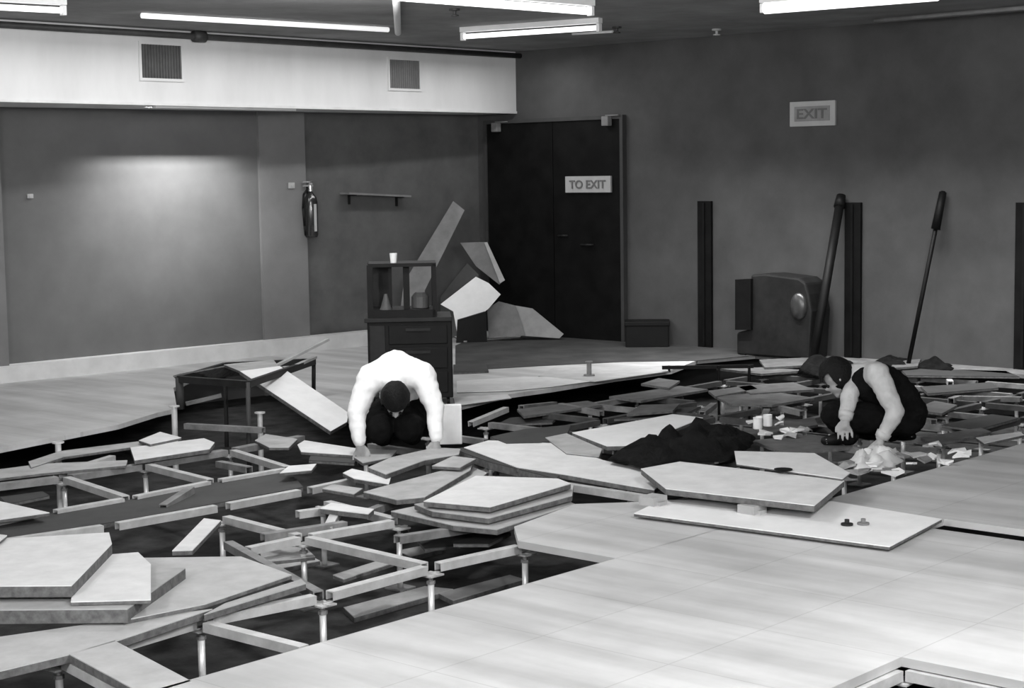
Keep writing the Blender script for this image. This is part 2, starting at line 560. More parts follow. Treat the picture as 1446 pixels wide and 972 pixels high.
bm = NB(); prism(bm, [a, b, b + Vector((0, -.14, 0)), a + Vector((0, -.14, 0))], .02); ob('board', bm, M_GREY, t)
for f in (.12, .88):
    p = a.lerp(b, f) - Vector((0, 0, .02))
    bm = NB(); prism(bm, [p, p + Vector((.02, 0, 0)), p + Vector((.02, -.12, 0)), p + Vector((0, -.12, 0))], .01); prism(bm, [p, p + Vector((.02, 0, 0)), p + Vector((.02, -.02, 0)), p + Vector((0, -.02, 0))], .1); ob('bracket', bm, M_DARK2, t)
a = FV(42, 277, LV(8.7))
bm = NB(); box(bm, (a.x - .03, a.y - .012, a.z - .02), (a.x + .03, a.y, a.z + .02)); box(bm, (a.x - .015, a.y - .02, a.z - .01), (a.x + .015, a.y - .01, a.z + .01)); tag(ob('socket', bm, M_SIGN), 'tiny pale socket on the grey left wall', 'socket')


# ---------------------------------------------------------------- floor grid
def stringer(a, b, label, group=None, m=None, w=.05, h=.04, gap=.045):
    d = (b - a).normalized()
    a2, b2 = a + d * gap, b - d * gap
    m = m or M_RAIL
    bm = NB()
    # channel: top flange and two webs, open underneath
    up = Vector((0, 0, 1))
    bar(bm, a2, b2, w, .006)
    s = d.cross(up).normalized()
    for k in (-1, 1):
        bar(bm, a2 + s * k * (w / 2 - .003) - up * .006, b2 + s * k * (w / 2 - .003) - up * .006, .006, h - .006)
    o = ob('stringer', bm, m)
    # origin in the middle
    mid = (a + b) / 2
    o.data.transform(Matrix.Translation(-mid)); o.location = mid
    tag(o, label, 'rail', group)
    return o


def pedestal_proto():
    t = bpy.data.objects.new('pedestal', None); COL.objects.link(t); t.empty_display_size = .1
    o = Vector((0, 0, 0))
    bm = NB(); box(bm, (-.06, -.06, 0), (.06, .06, .008)); ob('base_plate', bm, M_RAILD, t)
    bm = NB(); cyl(bm, Vector((0, 0, .008)), Vector((0, 0, .29)), .0155, n=16); ob('tube', bm, M_POST, t, smooth=True)
    bm = NB(); cyl(bm, Vector((0, 0, .29)), Vector((0, 0, .335)), .011, n=12); cyl(bm, Vector((0, 0, .285)), Vector((0, 0, .30)), .022, n=6); ob('threaded_stem', bm, M_RAILD, t)
    bm = NB(); box(bm, (-.045, -.045, .325), (.045, .045, .333)); box(bm, (-.012, -.055, .333), (.012, .055, .337)); box(bm, (-.055, -.012, .333), (.055, .012, .337)); ob('head', bm, M_RAIL, t)
    return t


PROTO = pedestal_proto()
_first = [True]


def pedestal(p, label, group=None):
    """p = top of the node at stringer level"""
    if _first[0]:
        r = PROTO; _first[0] = False
    else:
        r = PROTO.copy(); COL.objects.link(r)
        for ch in list(PROTO.children):
            c = ch.copy(); COL.objects.link(c); c.parent = r
    r.location = Vector((p.x, p.y, SLAB))
    tag(r, label, 'pedestal', group)
    return r


ZS = -.04
ZN = SLAB + .335 + .04
NODES = {
    'N1': (283, 872), 'N2': (455, 838), 'N3': (608, 797), 'N4': (741, 768),
    'M1': (428, 756), 'M2': (563, 733), 'L1': (313, 727), 'L2': (456, 706),
    'K0': (-40, 744), 'K1': (68, 722), 'K2': (182, 702), 'K3': (302, 678), 'K4': (410, 660),
    'Q0': (-30, 767), 'Q1': (155, 740), 'Q2': (313, 712), 'Q3': (430, 690), 'Q4': (505, 674),
    'J0': (-25, 686), 'J1': (90, 672), 'J2': (205, 654), 'J3': (325, 634), 'J4': (432, 614),
    'A1': (82, 925),
}
P = {k: F(x, y, ZS) for k, (x, y) in NODES.items()}
for k, lab in {
    'N1': 'bright steel floor pedestal in the nearest left opening',
    'N2': 'steel floor pedestal rising by the edge of the intact floor, second from left',
    'N3': 'tall bright pedestal in the middle of the open row',
    'N4': 'bright pedestal at the right corner of the nearest opening',
    'M1': 'pedestal at the crossing of rails behind the nearest open row',
    'M2': 'pedestal with square head among dark rubble, middle of the picture',
    'L1': 'pedestal below the bright loose slat left of centre',
    'L2': 'pedestal under short rails left of the panel stack',
    'J1': 'pedestal in the leftmost dark cell behind the long grey tray',
    'J2': 'pedestal in the second dark cell behind the long grey tray',
    'J3': 'pedestal in the third dark cell behind the long grey tray',
    'A1': 'pedestal at the bottom left corner of the picture'}.items():
    pedestal(P[k], lab)
for (a, b, lab) in (
    ('N1', 'N2', 'pale rail from the nearest left pedestal to the second'),
    ('N2', 'N3', 'pale rail between second and middle pedestals of the open row'),
    ('N3', 'N4', 'pale rail between middle and right pedestals of the open row'),
    ('M1', 'M2', 'rail running behind the open row towards the rubble'),
    ('M1', 'N3', 'wide pale rail slanting down to the middle pedestal'),
    ('L1', 'M1', 'pale rail slanting down from the long tray to the crossing'),
    ('L2', 'M2', 'short pale rail left of the panel stack'),
    ('K0', 'K1', 'rail at the far side of the grey tray, leftmost length'),
    ('K1', 'K2', 'rail at the far side of the grey tray, second length from left'),
    ('K2', 'K3', 'rail at the far side of the grey tray, third length from left'),
    ('K3', 'K4', 'rail at the far side of the grey tray, right length'),
    ('Q0', 'Q1', 'rail at the near side of the grey tray, left length'),
    ('Q1', 'Q2', 'rail at the near side of the grey tray, middle length'),
    ('Q2', 'Q3', 'rail at the near side of the grey tray, right length'),
    ('Q3', 'Q4', 'rail at the near side of the grey tray, far right end'),
    ('J1', 'K2', 'rail slanting from the leftmost cell to the tray'),
    ('J2', 'K3', 'rail slanting between second and third cells behind the tray'),
    ('J3', 'K4', 'rail slanting at the right end of the third cell behind the tray')):
    stringer(P[a], P[b], lab)
for (a, b, lab) in (('J0', 'J1', 'dusty rail behind the dark cells, left length'), ('J1', 'J2', 'dusty rail behind the dark cells, second length'),
                    ('J2', 'J3', 'dusty rail behind the dark cells, third length'), ('J3', 'J4', 'dusty rail behind the dark cells, right length')):
    stringer(P[a], P[b], lab, m=M_RAILD, w=.07)
stringer(F(283, 872, ZS), F(128, 918, ZS), 'pale rail running left from the nearest left pedestal')
stringer(F(455, 838, ZS), F(318, 762, ZS), 'dusty rail hidden behind the nearest open row', m=M_RAILD)
stringer(F(283, 876, ZS), F(440, 915, ZS), 'pale rail slanting right from the nearest left pedestal')
stringer(F(430, 756, ZS), F(340, 775, ZS), 'short rail left of the rail crossing')
stringer(F(82, 925, ZS), F(-30, 948, ZS), 'pale rail at the bottom left corner')
stringer(F(88, 926, ZS), F(200, 985, ZS), 'rail under the diagonal floor strip at bottom left')
stringer(F(420, 722, ZS + .02), F(455, 717, ZS + .02), 'stub of rail sticking out above the rail crossing', gap=0)

# far open grid (regular) -------------------------------------------------------
FG = 'grid rails of the far open floor'
FP = 'pedestals of the far open floor'
rnd = random.Random(3)


def infield(i, j):
    if j < 8.5 or j > 14.6 or i > 22.6: return False
    if i < 13: return j < 9.2 and i >= 12
    return True


nodes = [(i, j) for i in range(12, 23) for j in range(9, 15) if infield(i, j)]
for (i, j) in nodes:
    p = tp(i, j, ZS)
    pedestal(p, 'steel pedestal standing in the far open part of the floor', FP)
    for (di, dj) in ((1, 0), (0, 1)):
        if (i + di, j + dj) in nodes and rnd.random() < .82:
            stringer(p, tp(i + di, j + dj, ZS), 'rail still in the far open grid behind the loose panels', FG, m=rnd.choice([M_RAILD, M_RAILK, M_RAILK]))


# ---------------------------------------------------------------- loose panels and boards
def panel(quad, z, t, label, m=None, cat='panel', name='floor_panel', group=None, holes=None):
    """quad: photo points of the top face; z height or list of heights"""
    zs = z if isinstance(z, (list, tuple)) else [z] * len(quad)
    pts = [F(x, y, zz) for (x, y), zz in zip(quad, zs)]
    c = sum(pts, Vector()) / len(pts)
    n = (pts[1] - pts[0]).cross(pts[2] - pts[1]).normalized()
    if n.z < 0: n = -n
    base = c - n * t
    th = thing(name, label, cat, base, group)
    skin = .004
    bm = NB(); prism(bm, [p - n * skin for p in pts], t - skin, -n); ob('core', bm, M_CORE, th, bevel=.002)
    bm = NB(); prism(bm, pts, skin, -n); ob('top_sheet', bm, m or M_TOP, th)
    return th


# bottom-left pile
panel([(-60, 908), (150, 878), (300, 860), (165, 905), (95, 925), (-60, 962)], 0, .035, 'pale floor panel lying at the bottom left under the pile', M_TOPM)
panel([(98, 924), (162, 905), (270, 962), (205, 982)], 0, .035, 'narrow diagonal floor strip between the two nearest openings', M_TOPM)
panel([(-70, 800), (262, 802), (180, 860), (-70, 862)], .07, .06, 'thick dark-edged board at the bottom of the left pile', M_TOPG)
panel([(108, 800), (157, 783), (195, 780), (213, 797), (213, 847), (100, 850)], .09, .018, 'small bright panel in the middle of the left pile')
panel([(-60, 765), (154, 752), (158, 768), (101, 827), (-60, 828)], .14, .05, 'bright panel on top of the left pile', M_TOP)
panel([(-60, 788), (-10, 772), (10, 756), (-60, 748)], .16, .015, 'thin sheet at the left edge on top of the pile', M_TOP)
panel([(200, 788), (340, 786), (412, 812), (290, 853), (175, 876)], .02, .02, 'pale broad panel right of the left pile, dusty right edge', M_TOPM)
panel([(318, 852), (425, 818), (432, 824), (288, 868)], .0, .03, 'narrow offcut along the near side of the broad pale panel', M_TOPG)
# loose slat
panel([(288, 732), (312, 735), (272, 777), (243, 778)], [-.01, -.01, .0, .0], .025, 'short bright slat leaning across the cell below the tray')
# long grey tray between the rails
panel([(-40, 746), (68, 726), (182, 706), (302, 682), (408, 664), (428, 688), (309, 710), (155, 738), (-30, 765)], -.06, .03, 'long dark grey tray lying between two rails', M_TOPD, 'tray', 'cable_tray')
panel([(-40, 702), (0, 708), (70, 724), (-30, 738)], -.01, .02, 'pale wedge of panel at the left edge beside the tray')
# left mid strips
panel([(184, 632), (288, 619), (303, 625), (296, 634), (190, 650)], 0, .03, 'bright narrow plank left of the metal frame')
panel([(40, 652), (86, 637), (216, 621), (222, 626), (90, 645), (44, 660)], -.01, .02, 'long thin pale strip along the left floor edge', M_TOPG)
panel([(196, 622), (226, 610), (256, 618), (212, 627)], 0.02, .02, 'small bright scrap behind the narrow plank', M_TOP)
panel([(-40, 668), (60, 655), (180, 650), (178, 657), (60, 668), (-40, 680)], -.02, .02, 'greyish board along the left dark trench', M_TOPG)
panel([(420, 628), (430, 622), (508, 634), (502, 643), (425, 638)], .0, .02, 'pale board end just left of the crouching worker', M_TOP)
panel([(395, 668), (408, 658), (447, 655), (440, 664)], 0, .02, 'bright scrap at the right end of the tray', M_TOP)
panel([(360, 622), (375, 613), (420, 620), (408, 632), (380, 632)], -.02, .02, 'dusty board in front of the metal frame', M_TOPG)
panel([(452, 718), (468, 710), (528, 719), (520, 726)], .0, .03, 'pale offcut resting on the short rail left of centre', M_TOP)
panel([(513, 695), (530, 690), (612, 668), (668, 652), (664, 664), (600, 702), (560, 706)], .02, .03, 'grey curved panel in front of the crouching worker', M_TOPG)
panel([(484, 668), (497, 662), (552, 674), (549, 684), (500, 676)], .01, .025, 'short pale plank tip left of the grey curved panel', M_TOP)
panel([(520, 660), (552, 646), (615, 632), (650, 634), (648, 642), (600, 650), (545, 670)], .04, .03, 'grey plank at the feet of the crouching worker', M_TOPG)
panel([(500, 646), (520, 634), (560, 636), (552, 646), (512, 654)], .0, .02, 'small dusty board between the hands of the crouching worker', M_TOPG)
panel([(572, 720), (600, 712), (668, 660), (688, 668), (648, 700), (590, 728)], -.01, .02, 'narrow warped strip between curved panel and panel stack', M_TOPG)
# panel stack in the middle
panel([(552, 722), (600, 712), (760, 690), (812, 712), (702, 748), (640, 742)], -.005, .03, 'bottom board of the central panel stack', M_TOPG)
panel([(585, 712), (620, 706), (810, 684), (808, 700), (690, 732), (610, 722)], .035, .03, 'middle board of the central panel stack', M_TOPG)
panel([(598, 708), (672, 672), (788, 676), (806, 683), (692, 716)], .075, .03, 'top panel of the central stack with pale face', M_TOP)
# boards to the right of the worker
panel([(655, 632), (690, 622), (778, 626), (852, 650), (902, 662), (938, 680), (924, 692), (796, 670), (730, 660)], .03, .03, 'long broad pale panel slanting right from the worker', M_TOP)
panel([(640, 634), (668, 630), (792, 668), (786, 676), (690, 652)], .02, .05, 'dark-edged plank below the long slanting panel', M_TOPD)
panel([(692, 617), (740, 606), (806, 600), (798, 620), (762, 625), (715, 626)], .035, .02, 'dark grey sheet behind the long slanting panel', M_TOPD)
panel([(808, 611), (950, 585), (993, 590), (938, 612), (930, 628), (857, 630)], .06, .03, 'bright white plank beside the black heap', M_TOPB)
panel([(770, 618), (800, 612), (850, 634), (846, 645), (800, 640)], .04, .03, 'dusty board under the left end of the white plank', M_TOPG)
stringer(F(797, 682, 0), F(934, 703, 0), 'pale rail in front of the long slanting panel', gap=0)
# big pale panels
panel([(895, 725), (935, 706), (1175, 708), (1330, 733), (1256, 772)], .03, .018, 'large white panel lying lowest, nearest the bare floor', M_TOPB)
for (x, y, lab) in ((922, 712, 'small block propping the left corner of the big pale panel'), (1062, 724, 'small block propping the middle of the big pale panel')):
    p = F(x, y, .03)
    bm = NB(); box(bm, (-.06, -.05, 0), (.06, .05, .045), Matrix.Translation(p)); box(bm, (-.03, -.07, .0), (.03, .07, .02), Matrix.Translation(p)); tag(ob('support_block', bm, M_TOPG), lab, 'block')
panel([(940, 690), (905, 662), (960, 652), (1192, 679), (1150, 714)], .11, .035, 'broad pale panel lying propped above the large white panel', M_TOP)
panel([(1037, 637), (1150, 640), (1200, 668), (1190, 676), (1040, 655)], .125, .012, 'pale sheet behind the broad propped panel', M_TOP)
for (x, y, lab) in ((1196, 742, 'small dark screw lying on the large white panel'), (1219, 741, 'small grey washer lying on the large white panel')):
    p = F(x, y, .031)
    bm = NB(); lathe(bm, [(.03, 0), (.03, .01), (.012, .012), (.012, .03)], p, 12); tag(ob('fixing', bm, M_DARK2 if x < 1200 else M_GREY), lab, 'fixing')
p = F(1106, 664, .127)
bm = NB(); lathe(bm, [(.05, 0), (.052, .006), (.03, .008)], p, 16); tag(ob('cable_grommet', bm, M_DARK), 'dark oval grommet on the pale sheet behind the propped panel', 'grommet')
# front right hole rails
stringer(tp(9, 5, ZS), tp(9, 4, ZS), 'pale rail along the far side of the bottom right opening', gap=.03)
stringer(tp(9, 5, ZS), tp(8, 5, ZS), 'pale rail along the left side of the bottom right opening', gap=.03)
pedestal(tp(9, 5, ZS), 'pedestal at the far corner of the bottom right opening')
# far pieces
panel([(640, 561), (717, 557), (722, 562), (643, 573)], .012, .01, 'thin pale strip lying on the far floor right of the cart', M_TOP)
panel([(782, 519), (935, 517), (947, 524), (840, 539), (760, 531)], .012, .01, 'white sheet on the far floor below the doors', M_TOPM)
panel([(645, 538), (740, 532), (868, 534), (780, 546), (717, 552), (645, 554)], .01, .008, 'broad white sheet along the far floor edge', M_TOP)
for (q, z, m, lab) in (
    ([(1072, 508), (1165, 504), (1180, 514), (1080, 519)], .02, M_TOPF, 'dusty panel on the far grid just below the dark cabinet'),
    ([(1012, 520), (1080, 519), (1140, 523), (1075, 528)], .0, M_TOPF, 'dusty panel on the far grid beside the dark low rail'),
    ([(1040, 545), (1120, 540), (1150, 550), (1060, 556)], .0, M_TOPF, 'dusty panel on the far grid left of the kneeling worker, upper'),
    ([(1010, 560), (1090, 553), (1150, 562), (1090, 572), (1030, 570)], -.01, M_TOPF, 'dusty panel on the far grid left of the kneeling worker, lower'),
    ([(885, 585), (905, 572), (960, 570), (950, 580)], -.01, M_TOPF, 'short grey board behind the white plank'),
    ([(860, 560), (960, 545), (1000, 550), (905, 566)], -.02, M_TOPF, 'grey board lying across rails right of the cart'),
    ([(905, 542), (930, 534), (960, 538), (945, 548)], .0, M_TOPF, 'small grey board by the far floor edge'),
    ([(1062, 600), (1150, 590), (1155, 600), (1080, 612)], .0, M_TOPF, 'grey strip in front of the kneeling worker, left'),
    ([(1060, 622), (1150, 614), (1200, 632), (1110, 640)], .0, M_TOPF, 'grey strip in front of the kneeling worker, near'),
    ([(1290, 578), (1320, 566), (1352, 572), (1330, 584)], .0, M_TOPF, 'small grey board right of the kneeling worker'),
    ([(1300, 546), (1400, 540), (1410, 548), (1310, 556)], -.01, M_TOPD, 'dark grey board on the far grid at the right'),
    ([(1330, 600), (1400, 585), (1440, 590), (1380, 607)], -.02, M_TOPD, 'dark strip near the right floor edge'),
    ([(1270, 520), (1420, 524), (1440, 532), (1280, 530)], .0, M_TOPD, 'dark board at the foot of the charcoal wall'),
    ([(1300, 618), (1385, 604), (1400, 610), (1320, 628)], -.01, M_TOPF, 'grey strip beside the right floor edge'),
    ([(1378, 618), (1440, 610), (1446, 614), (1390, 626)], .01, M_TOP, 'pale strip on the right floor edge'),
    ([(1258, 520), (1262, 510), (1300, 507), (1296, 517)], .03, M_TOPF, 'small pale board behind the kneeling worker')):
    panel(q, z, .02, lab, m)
# boards lying down on the slab inside openings
for (q, lab) in (([(485, 858), (600, 828), (640, 832), (500, 872)], 'pale board lying deep in the opening left of the middle pedestal'),
                 ([(620, 838), (720, 812), (740, 818), (640, 848)], 'pale board lying deep in the opening right of the middle pedestal'),
                 ([(350, 800), (440, 786), (452, 792), (360, 810)], 'pale slat lying deep behind the nearest open row'),
                 ([(560, 778), (610, 768), (625, 775), (580, 786)], 'grey slat lying deep below the rubble')):
    panel(q, SLAB + .03, .03, lab, M_TOPG)
# more slats in the centre rubble
rr = random.Random(11)
cnt = [(430, 745, .5, -20), (470, 730, .4, 30), (540, 712, .5, 10), (620, 748, .6, -10), (580, 690, .5, 35), (640, 690, .5, 60),
       (705, 650, .5, -30), (760, 570, .6, 5), (820, 575, .5, 70), (690, 585, .5, 0), (1080, 585, .5, 20), (1110, 575, .4, 60),
       (1300, 590, .5, 40), (1350, 560, .6, 10), (1400, 560, .5, 80), (120, 655, .6, 10), (330, 655, .4, 70), (250, 700, .4, 20), (1340, 535, .6, 20), (1000, 575, .5, 15)]
for (x, y, L, ang) in cnt:
    c = F(x, y, -.03); a = math.radians(ang + 10)
    d = Vector((math.cos(a), math.sin(a), rr.uniform(-.1, .1))) * L / 2
    o = stringer(c - d, c + d, 'loose rail lying askew among the dismantled floor rubble', 'loose rails in the rubble', m=rr.choice([M_RAILD, M_RAIL, M_RAILD]), gap=0)
for (q, z, m, lab) in (
    ([(455, 690), (470, 684), (512, 690), (500, 698)], .0, M_TOPG, 'small grey board right of the end of the long tray'),
    ([(610, 658), (640, 644), (672, 648), (650, 660)], .05, M_TOPG, 'grey offcut in front of the pale upright board'),
    ([(440, 640), (505, 648), (500, 654), (436, 650)], -.02, M_TOPD, 'dark strip below the pale board end by the worker'),
    ([(640, 750), (700, 744), (722, 752), (690, 768), (640, 768)], -.12, M_TOPD, 'dark grey board sunk in the opening below the central stack'),
    ([(575, 745), (640, 742), (650, 770), (600, 775)], -.2, M_TOPD, 'dark tilted sheet deep below the central stack'),
    ([(365, 775), (430, 772), (445, 786), (372, 794)], -.15, M_TOPG, 'grey board sunk beside the rail crossing'),
    ([(470, 812), (540, 790), (556, 795), (485, 818)], -.18, M_TOPG, 'grey slat sunk behind the middle pedestal'),
    ([(700, 600), (720, 590), (790, 585), (780, 596)], -.08, M_TOPD, 'dark sheet sunk in the trench right of the cart'),
    ([(730, 578), (830, 566), (850, 572), (740, 588)], -.03, M_TOPF, 'dim board lying across the trench right of the cart'),
    ([(860, 592), (900, 580), (990, 574), (960, 588)], -.05, M_TOPD, 'dark board behind the bright white plank'),
    ([(1000, 552), (1060, 544), (1070, 549), (1010, 560)], .0, M_TOPF, 'dim narrow board on the far grid centre'),
    ([(0, 702), (60, 694), (70, 700), (10, 712)], -.1, M_TOPD, 'dark board sunk in the leftmost cell')):
    panel(q, z, .02, lab, m)
# dark low rail on legs
t = thing('low_rail', 'long thin black rail on short legs below the dark cabinet', 'rail', F(1000, 524))
bm = NB(); bar(bm, F(935, 517, .06), F(1064, 515, .06), .04, .03); ob('bar', bm, M_DARK, t)
for x in (945, 1015, 1058):
    bm = NB(); p = F(x, 516.5, .06); cyl(bm, p, Vector((p.x, p.y, SLAB if x > 950 else 0)), .012); ob('leg', bm, M_DARK, t)
# short dark post on white sheet
p = F(832, 531, .012)
bm = NB(); cyl(bm, p, p + Vector((0, 0, .12)), .022); cyl(bm, p, p + Vector((0, 0, .012)), .05); cyl(bm, p + Vector((0, 0, .12)), p + Vector((0, 0, .13)), .035)
tag(ob('short_post', bm, M_GREY), 'short grey post standing on the white sheet below the doors', 'post')
p = F(686, 524)
panel([(640, 515), (686, 514), (690, 524), (640, 526)], .02, .02, 'dark mat on the far floor just right of the cart', M_TOPD, 'mat', 'floor_mat')

# black heap --------------------------------------------------------------------
def heap(name, outline, zbase, hgt, m, label, cat, seed=0, kind=None, lumps=9.0):
    pts = [F(x, y, zbase) for x, y in outline]
    c = sum(pts, Vector()) / len(pts)
    bm = NB(); rings = 9; n = 48
    # resample the outline
    L = []
    per = [(pts[i], pts[(i + 1) % len(pts)]) for i in range(len(pts))]
    tot = sum((b - a).length for a, b in per)
    for k in range(n):
        s = tot * k / n
        for a, b in per:
            l = (b - a).length
            if s <= l: L.append(a.lerp(b, s / l)); break
            s -= l
    while len(L) < n: L.append(pts[-1])
    prev = None
    for r in range(rings + 1):
        f = 1 - r / (rings + 1)
        ring = []
        for k in range(n):
            p = c.lerp(L[k], f)
            e = (1 - f ** 3)
            q = p + Vector((seed, 0, 0))
            z = zbase + (hgt * e * (.55 + .9 * noise.noise(q * lumps)) if r else 0)
            w = noise.noise_vector(q * lumps) * .02
            ring.append(bm.verts.new(Vector((p.x + w.x, p.y + w.y, max(zbase - .0, z)))))
        if prev:
            for k in range(n):
                bm.faces.new([prev[k], prev[(k + 1) % n], ring[(k + 1) % n], ring[k]])
        else:
            first = ring
        prev = ring
    bm.faces.new(prev)
    bm.faces.new(first[::-1])
    o = ob(name, bm, m, smooth=True)
    tag(o, label, cat, kind=kind)
    return o


heap('black_cloth', [(856, 650), (880, 634), (935, 622), (985, 606), (1050, 608), (1068, 618), (1060, 632), (1034, 652), (960, 654), (912, 664), (890, 656)], .06, .14, M_BLACK,
     'rumpled black cloth heap beside the bright white plank', 'cloth', 2)
heap('crumpled_paper', [(1196, 650), (1215, 640), (1240, 632), (1270, 640), (1276, 652), (1250, 664), (1205, 668)], .0, .09, M_TOP, 'pale crumpled paper heap under the hand of the kneeling worker', 'paper', 5, lumps=14)
heap('dark_rubbish', [(1126, 528), (1136, 517), (1190, 515), (1208, 518), (1200, 528), (1160, 533)], 0, .20, M_BLACK, 'black rubbish heap at the foot of the leaning pole', 'rubbish', 8, lumps=5)
heap('dark_rubbish', [(1230, 512), (1262, 505), (1290, 512), (1280, 522), (1240, 522)], 0, .08, M_BLACK, 'low black rubbish beside the thin leaning pole', 'rubbish', 12)
heap('dark_rubbish', [(1292, 520), (1300, 514), (1345, 516), (1345, 524)], 0, .08, M_BLACK, 'low black rubbish at the wall foot right of the thin pole', 'rubbish', 15)
rp = random.Random(5)
labs = 'scrap of pale debris scattered along the right floor edge'
for k in range(26):
    x = 1165 + k * 8 + rp.uniform(-6, 6); y = 676 - (x - 1190) * .26 + rp.uniform(-16, 12)
    if x > 1330: y = 652 - (x - 1330) * .30 + rp.uniform(-6, 6)
    c = F(x, y, .012)
    s = rp.uniform(.03, .075)
    bm = NB()
    a0 = rp.uniform(0, 6)
    pts = [c + Vector((math.cos(a0 + q * 1.256) * s * rp.uniform(.6, 1.2), math.sin(a0 + q * 1.256) * s * rp.uniform(.6, 1.2), rp.uniform(0, .03))) for q in range(5)]
    prism(bm, pts, .012)
    tag(ob('debris_scrap', bm, rp.choice([M_WHITE, M_TOP, M_TOPG, M_RAILD])), labs, 'debris', 'pale scraps along the right floor edge')
for k in range(14):
    x = 1040 + rp.uniform(0, 110); y = 604 + rp.uniform(-14, 16)
    c = F(x, y, .01); s = rp.uniform(.03, .06); bm = NB(); a0 = rp.uniform(0, 6)
    pts = [c + Vector((math.cos(a0 + q * 1.256) * s * rp.uniform(.6, 1.2), math.sin(a0 + q * 1.256) * s * rp.uniform(.6, 1.2), rp.uniform(0, .03))) for q in range(5)]
    prism(bm, pts, .012)
    tag(ob('debris_scrap', bm, rp.choice([M_WHITE, M_TOP, M_TOPG])), 'scrap of pale debris left of the kneeling worker', 'debris', 'pale scraps left of the kneeling worker')
# two pale cups/tins
for (x, y, lab) in ((1070, 606, 'pale small tin standing behind the black cloth heap, left'), (1084, 602, 'pale small tin standing behind the black cloth heap, right')):
    p = F(x, y, .02)
    bm = NB(); lathe(bm, [(.028, 0), (.032, .004), (.032, .075), (.034, .08), (.03, .08), (.028, .07)], p, 16); tag(ob('tin', bm, M_WHITE, smooth=False), lab, 'tin')

# ---------------------------------------------------------------- low metal frame with leaning plank
b0 = F(255, 578)
t = thing('metal_frame', 'low dark metal frame standing at the left floor edge', 'frame', b0)
legs = [((255, 578), (253, 533)), ((350, 604), (350, 540)), ((443, 553), (443, 508)), ((318, 560), (318, 514))]
tops = []
for (fx, fy), (tx, ty) in legs:
    f = F(fx, fy, -.0 if fx != 350 else -.04); q = FB(tx, ty, f); tops.append(q)
    bm = NB(); cyl(bm, f if fx in (255, 443) else Vector((f.x, f.y, SLAB)), q, .017 if fx != 255 else .03); ob('leg', bm, M_TOPD if fx != 443 else M_DARK2, t, smooth=True)
for a, b in ((0, 1), (1, 2), (2, 3), (3, 0)):
    bm = NB(); bar(bm, tops[a] + Vector((0, 0, .01)), tops[b] + Vector((0, 0, .01)), .04, .05); ob('rail', bm, M_DARK2, t)
f0 = F(258, 572); bm = NB(); bar(bm, FB(262, 568, f0), FB(312, 556, f0), .03, .03); ob('rail', bm, M_GREY, t)
# side boards closing the frame
bm = NB()
pr = [tops[0], tops[3]]
prism(bm, [tops[0] + Vector((0, 0, .0)), tops[3] + Vector((0, 0, 0)), tops[3] - Vector((0, 0, .12)), tops[0] - Vector((0, 0, .05))], .01, (tops[1] - tops[0]).normalized())
ob('side_board', bm, M_DARK, t)
# top sheet
zt = tops[1].z + .03


def poly_panel(pts, t_, label, m, cat='board', name='board'):
    nn = (pts[1] - pts[0]).cross(pts[2] - pts[1])
    pts = pts[:3] + [CAM + (p - CAM) * ((pts[0] - CAM).dot(nn) / (p - CAM).dot(nn)) for p in pts[3:]]
    n = (pts[1] - pts[0]).cross(pts[2] - pts[1]).normalized()
    if n.z < 0: n = -n
    c = sum(pts, Vector()) / len(pts)
    th = thing(name, label, cat, c - n * t_)
    bm = NB(); prism(bm, [p - n * .004 for p in pts], t_ - .004, -n); ob('core', bm, M_CORE, th)
    bm = NB(); prism(bm, pts, .004, -n); ob('top_sheet', bm, m, th)
    return th


poly_panel([F(316, 515, .29), F(386, 508, .29), F(394, 518, .29), F(344, 526, .29)], .02, 'pale sheet lying on top of the low metal frame', M_TOPG)
poly_panel([F(339, 524, .30), F(395, 517, .30), F(492, 583, .03), F(490, 596, .03), F(467, 609, .03)], .03, 'white plank leaning from the metal frame down to the rails', M_TOPB)
poly_panel([F(244, 531, .26), F(254, 528, .27), F(318, 516, .285), F(345, 528, .27), F(252, 537, .25)], .015, 'dark board on the left part of the metal frame', M_TOPD)
for (a, b, lab) in (((390, 515), (463, 478), 'longer pale stick jutting up behind the leaning plank'), ((404, 521), (445, 503), 'shorter pale stick jutting up behind the leaning plank')):
    pa_ = F(a[0], a[1], .28); pb_ = FB(b[0], b[1], F(443, 553))
    bm = NB(); bar(bm, pa_, pb_, .035, .02)
    tag(ob('stick', bm, M_TOPG), lab, 'stick')
for (x, y0, y1, lab) in ((82, 643, 626, 'short white post standing in the left trench'), (367, 600, 584, 'short white post under the metal frame'), (246, 600, 575, 'pale thick post under the left corner of the metal frame')):
    p = F(x, y0, ZS); q = FB(x, y1, p)
    bm = NB(); cyl(bm, Vector((p.x, p.y, SLAB)), q, .02 if x != 246 else .022); cyl(bm, q, q + Vector((0, 0, .01)), .04); tag(ob('short_post', bm, M_POST, smooth=False), lab, 'post')
stringer(F(262, 598, 0), F(372, 604, 0), 'grey rail at the foot of the metal frame', m=M_RAILD, gap=0)

# ---------------------------------------------------------------- equipment cart
base = F(580, 574)
Lm = frame_at(base)
s = 183.0


def cx_(x): return (x - 580) / s


def cz_(y): return (574 - y) / s


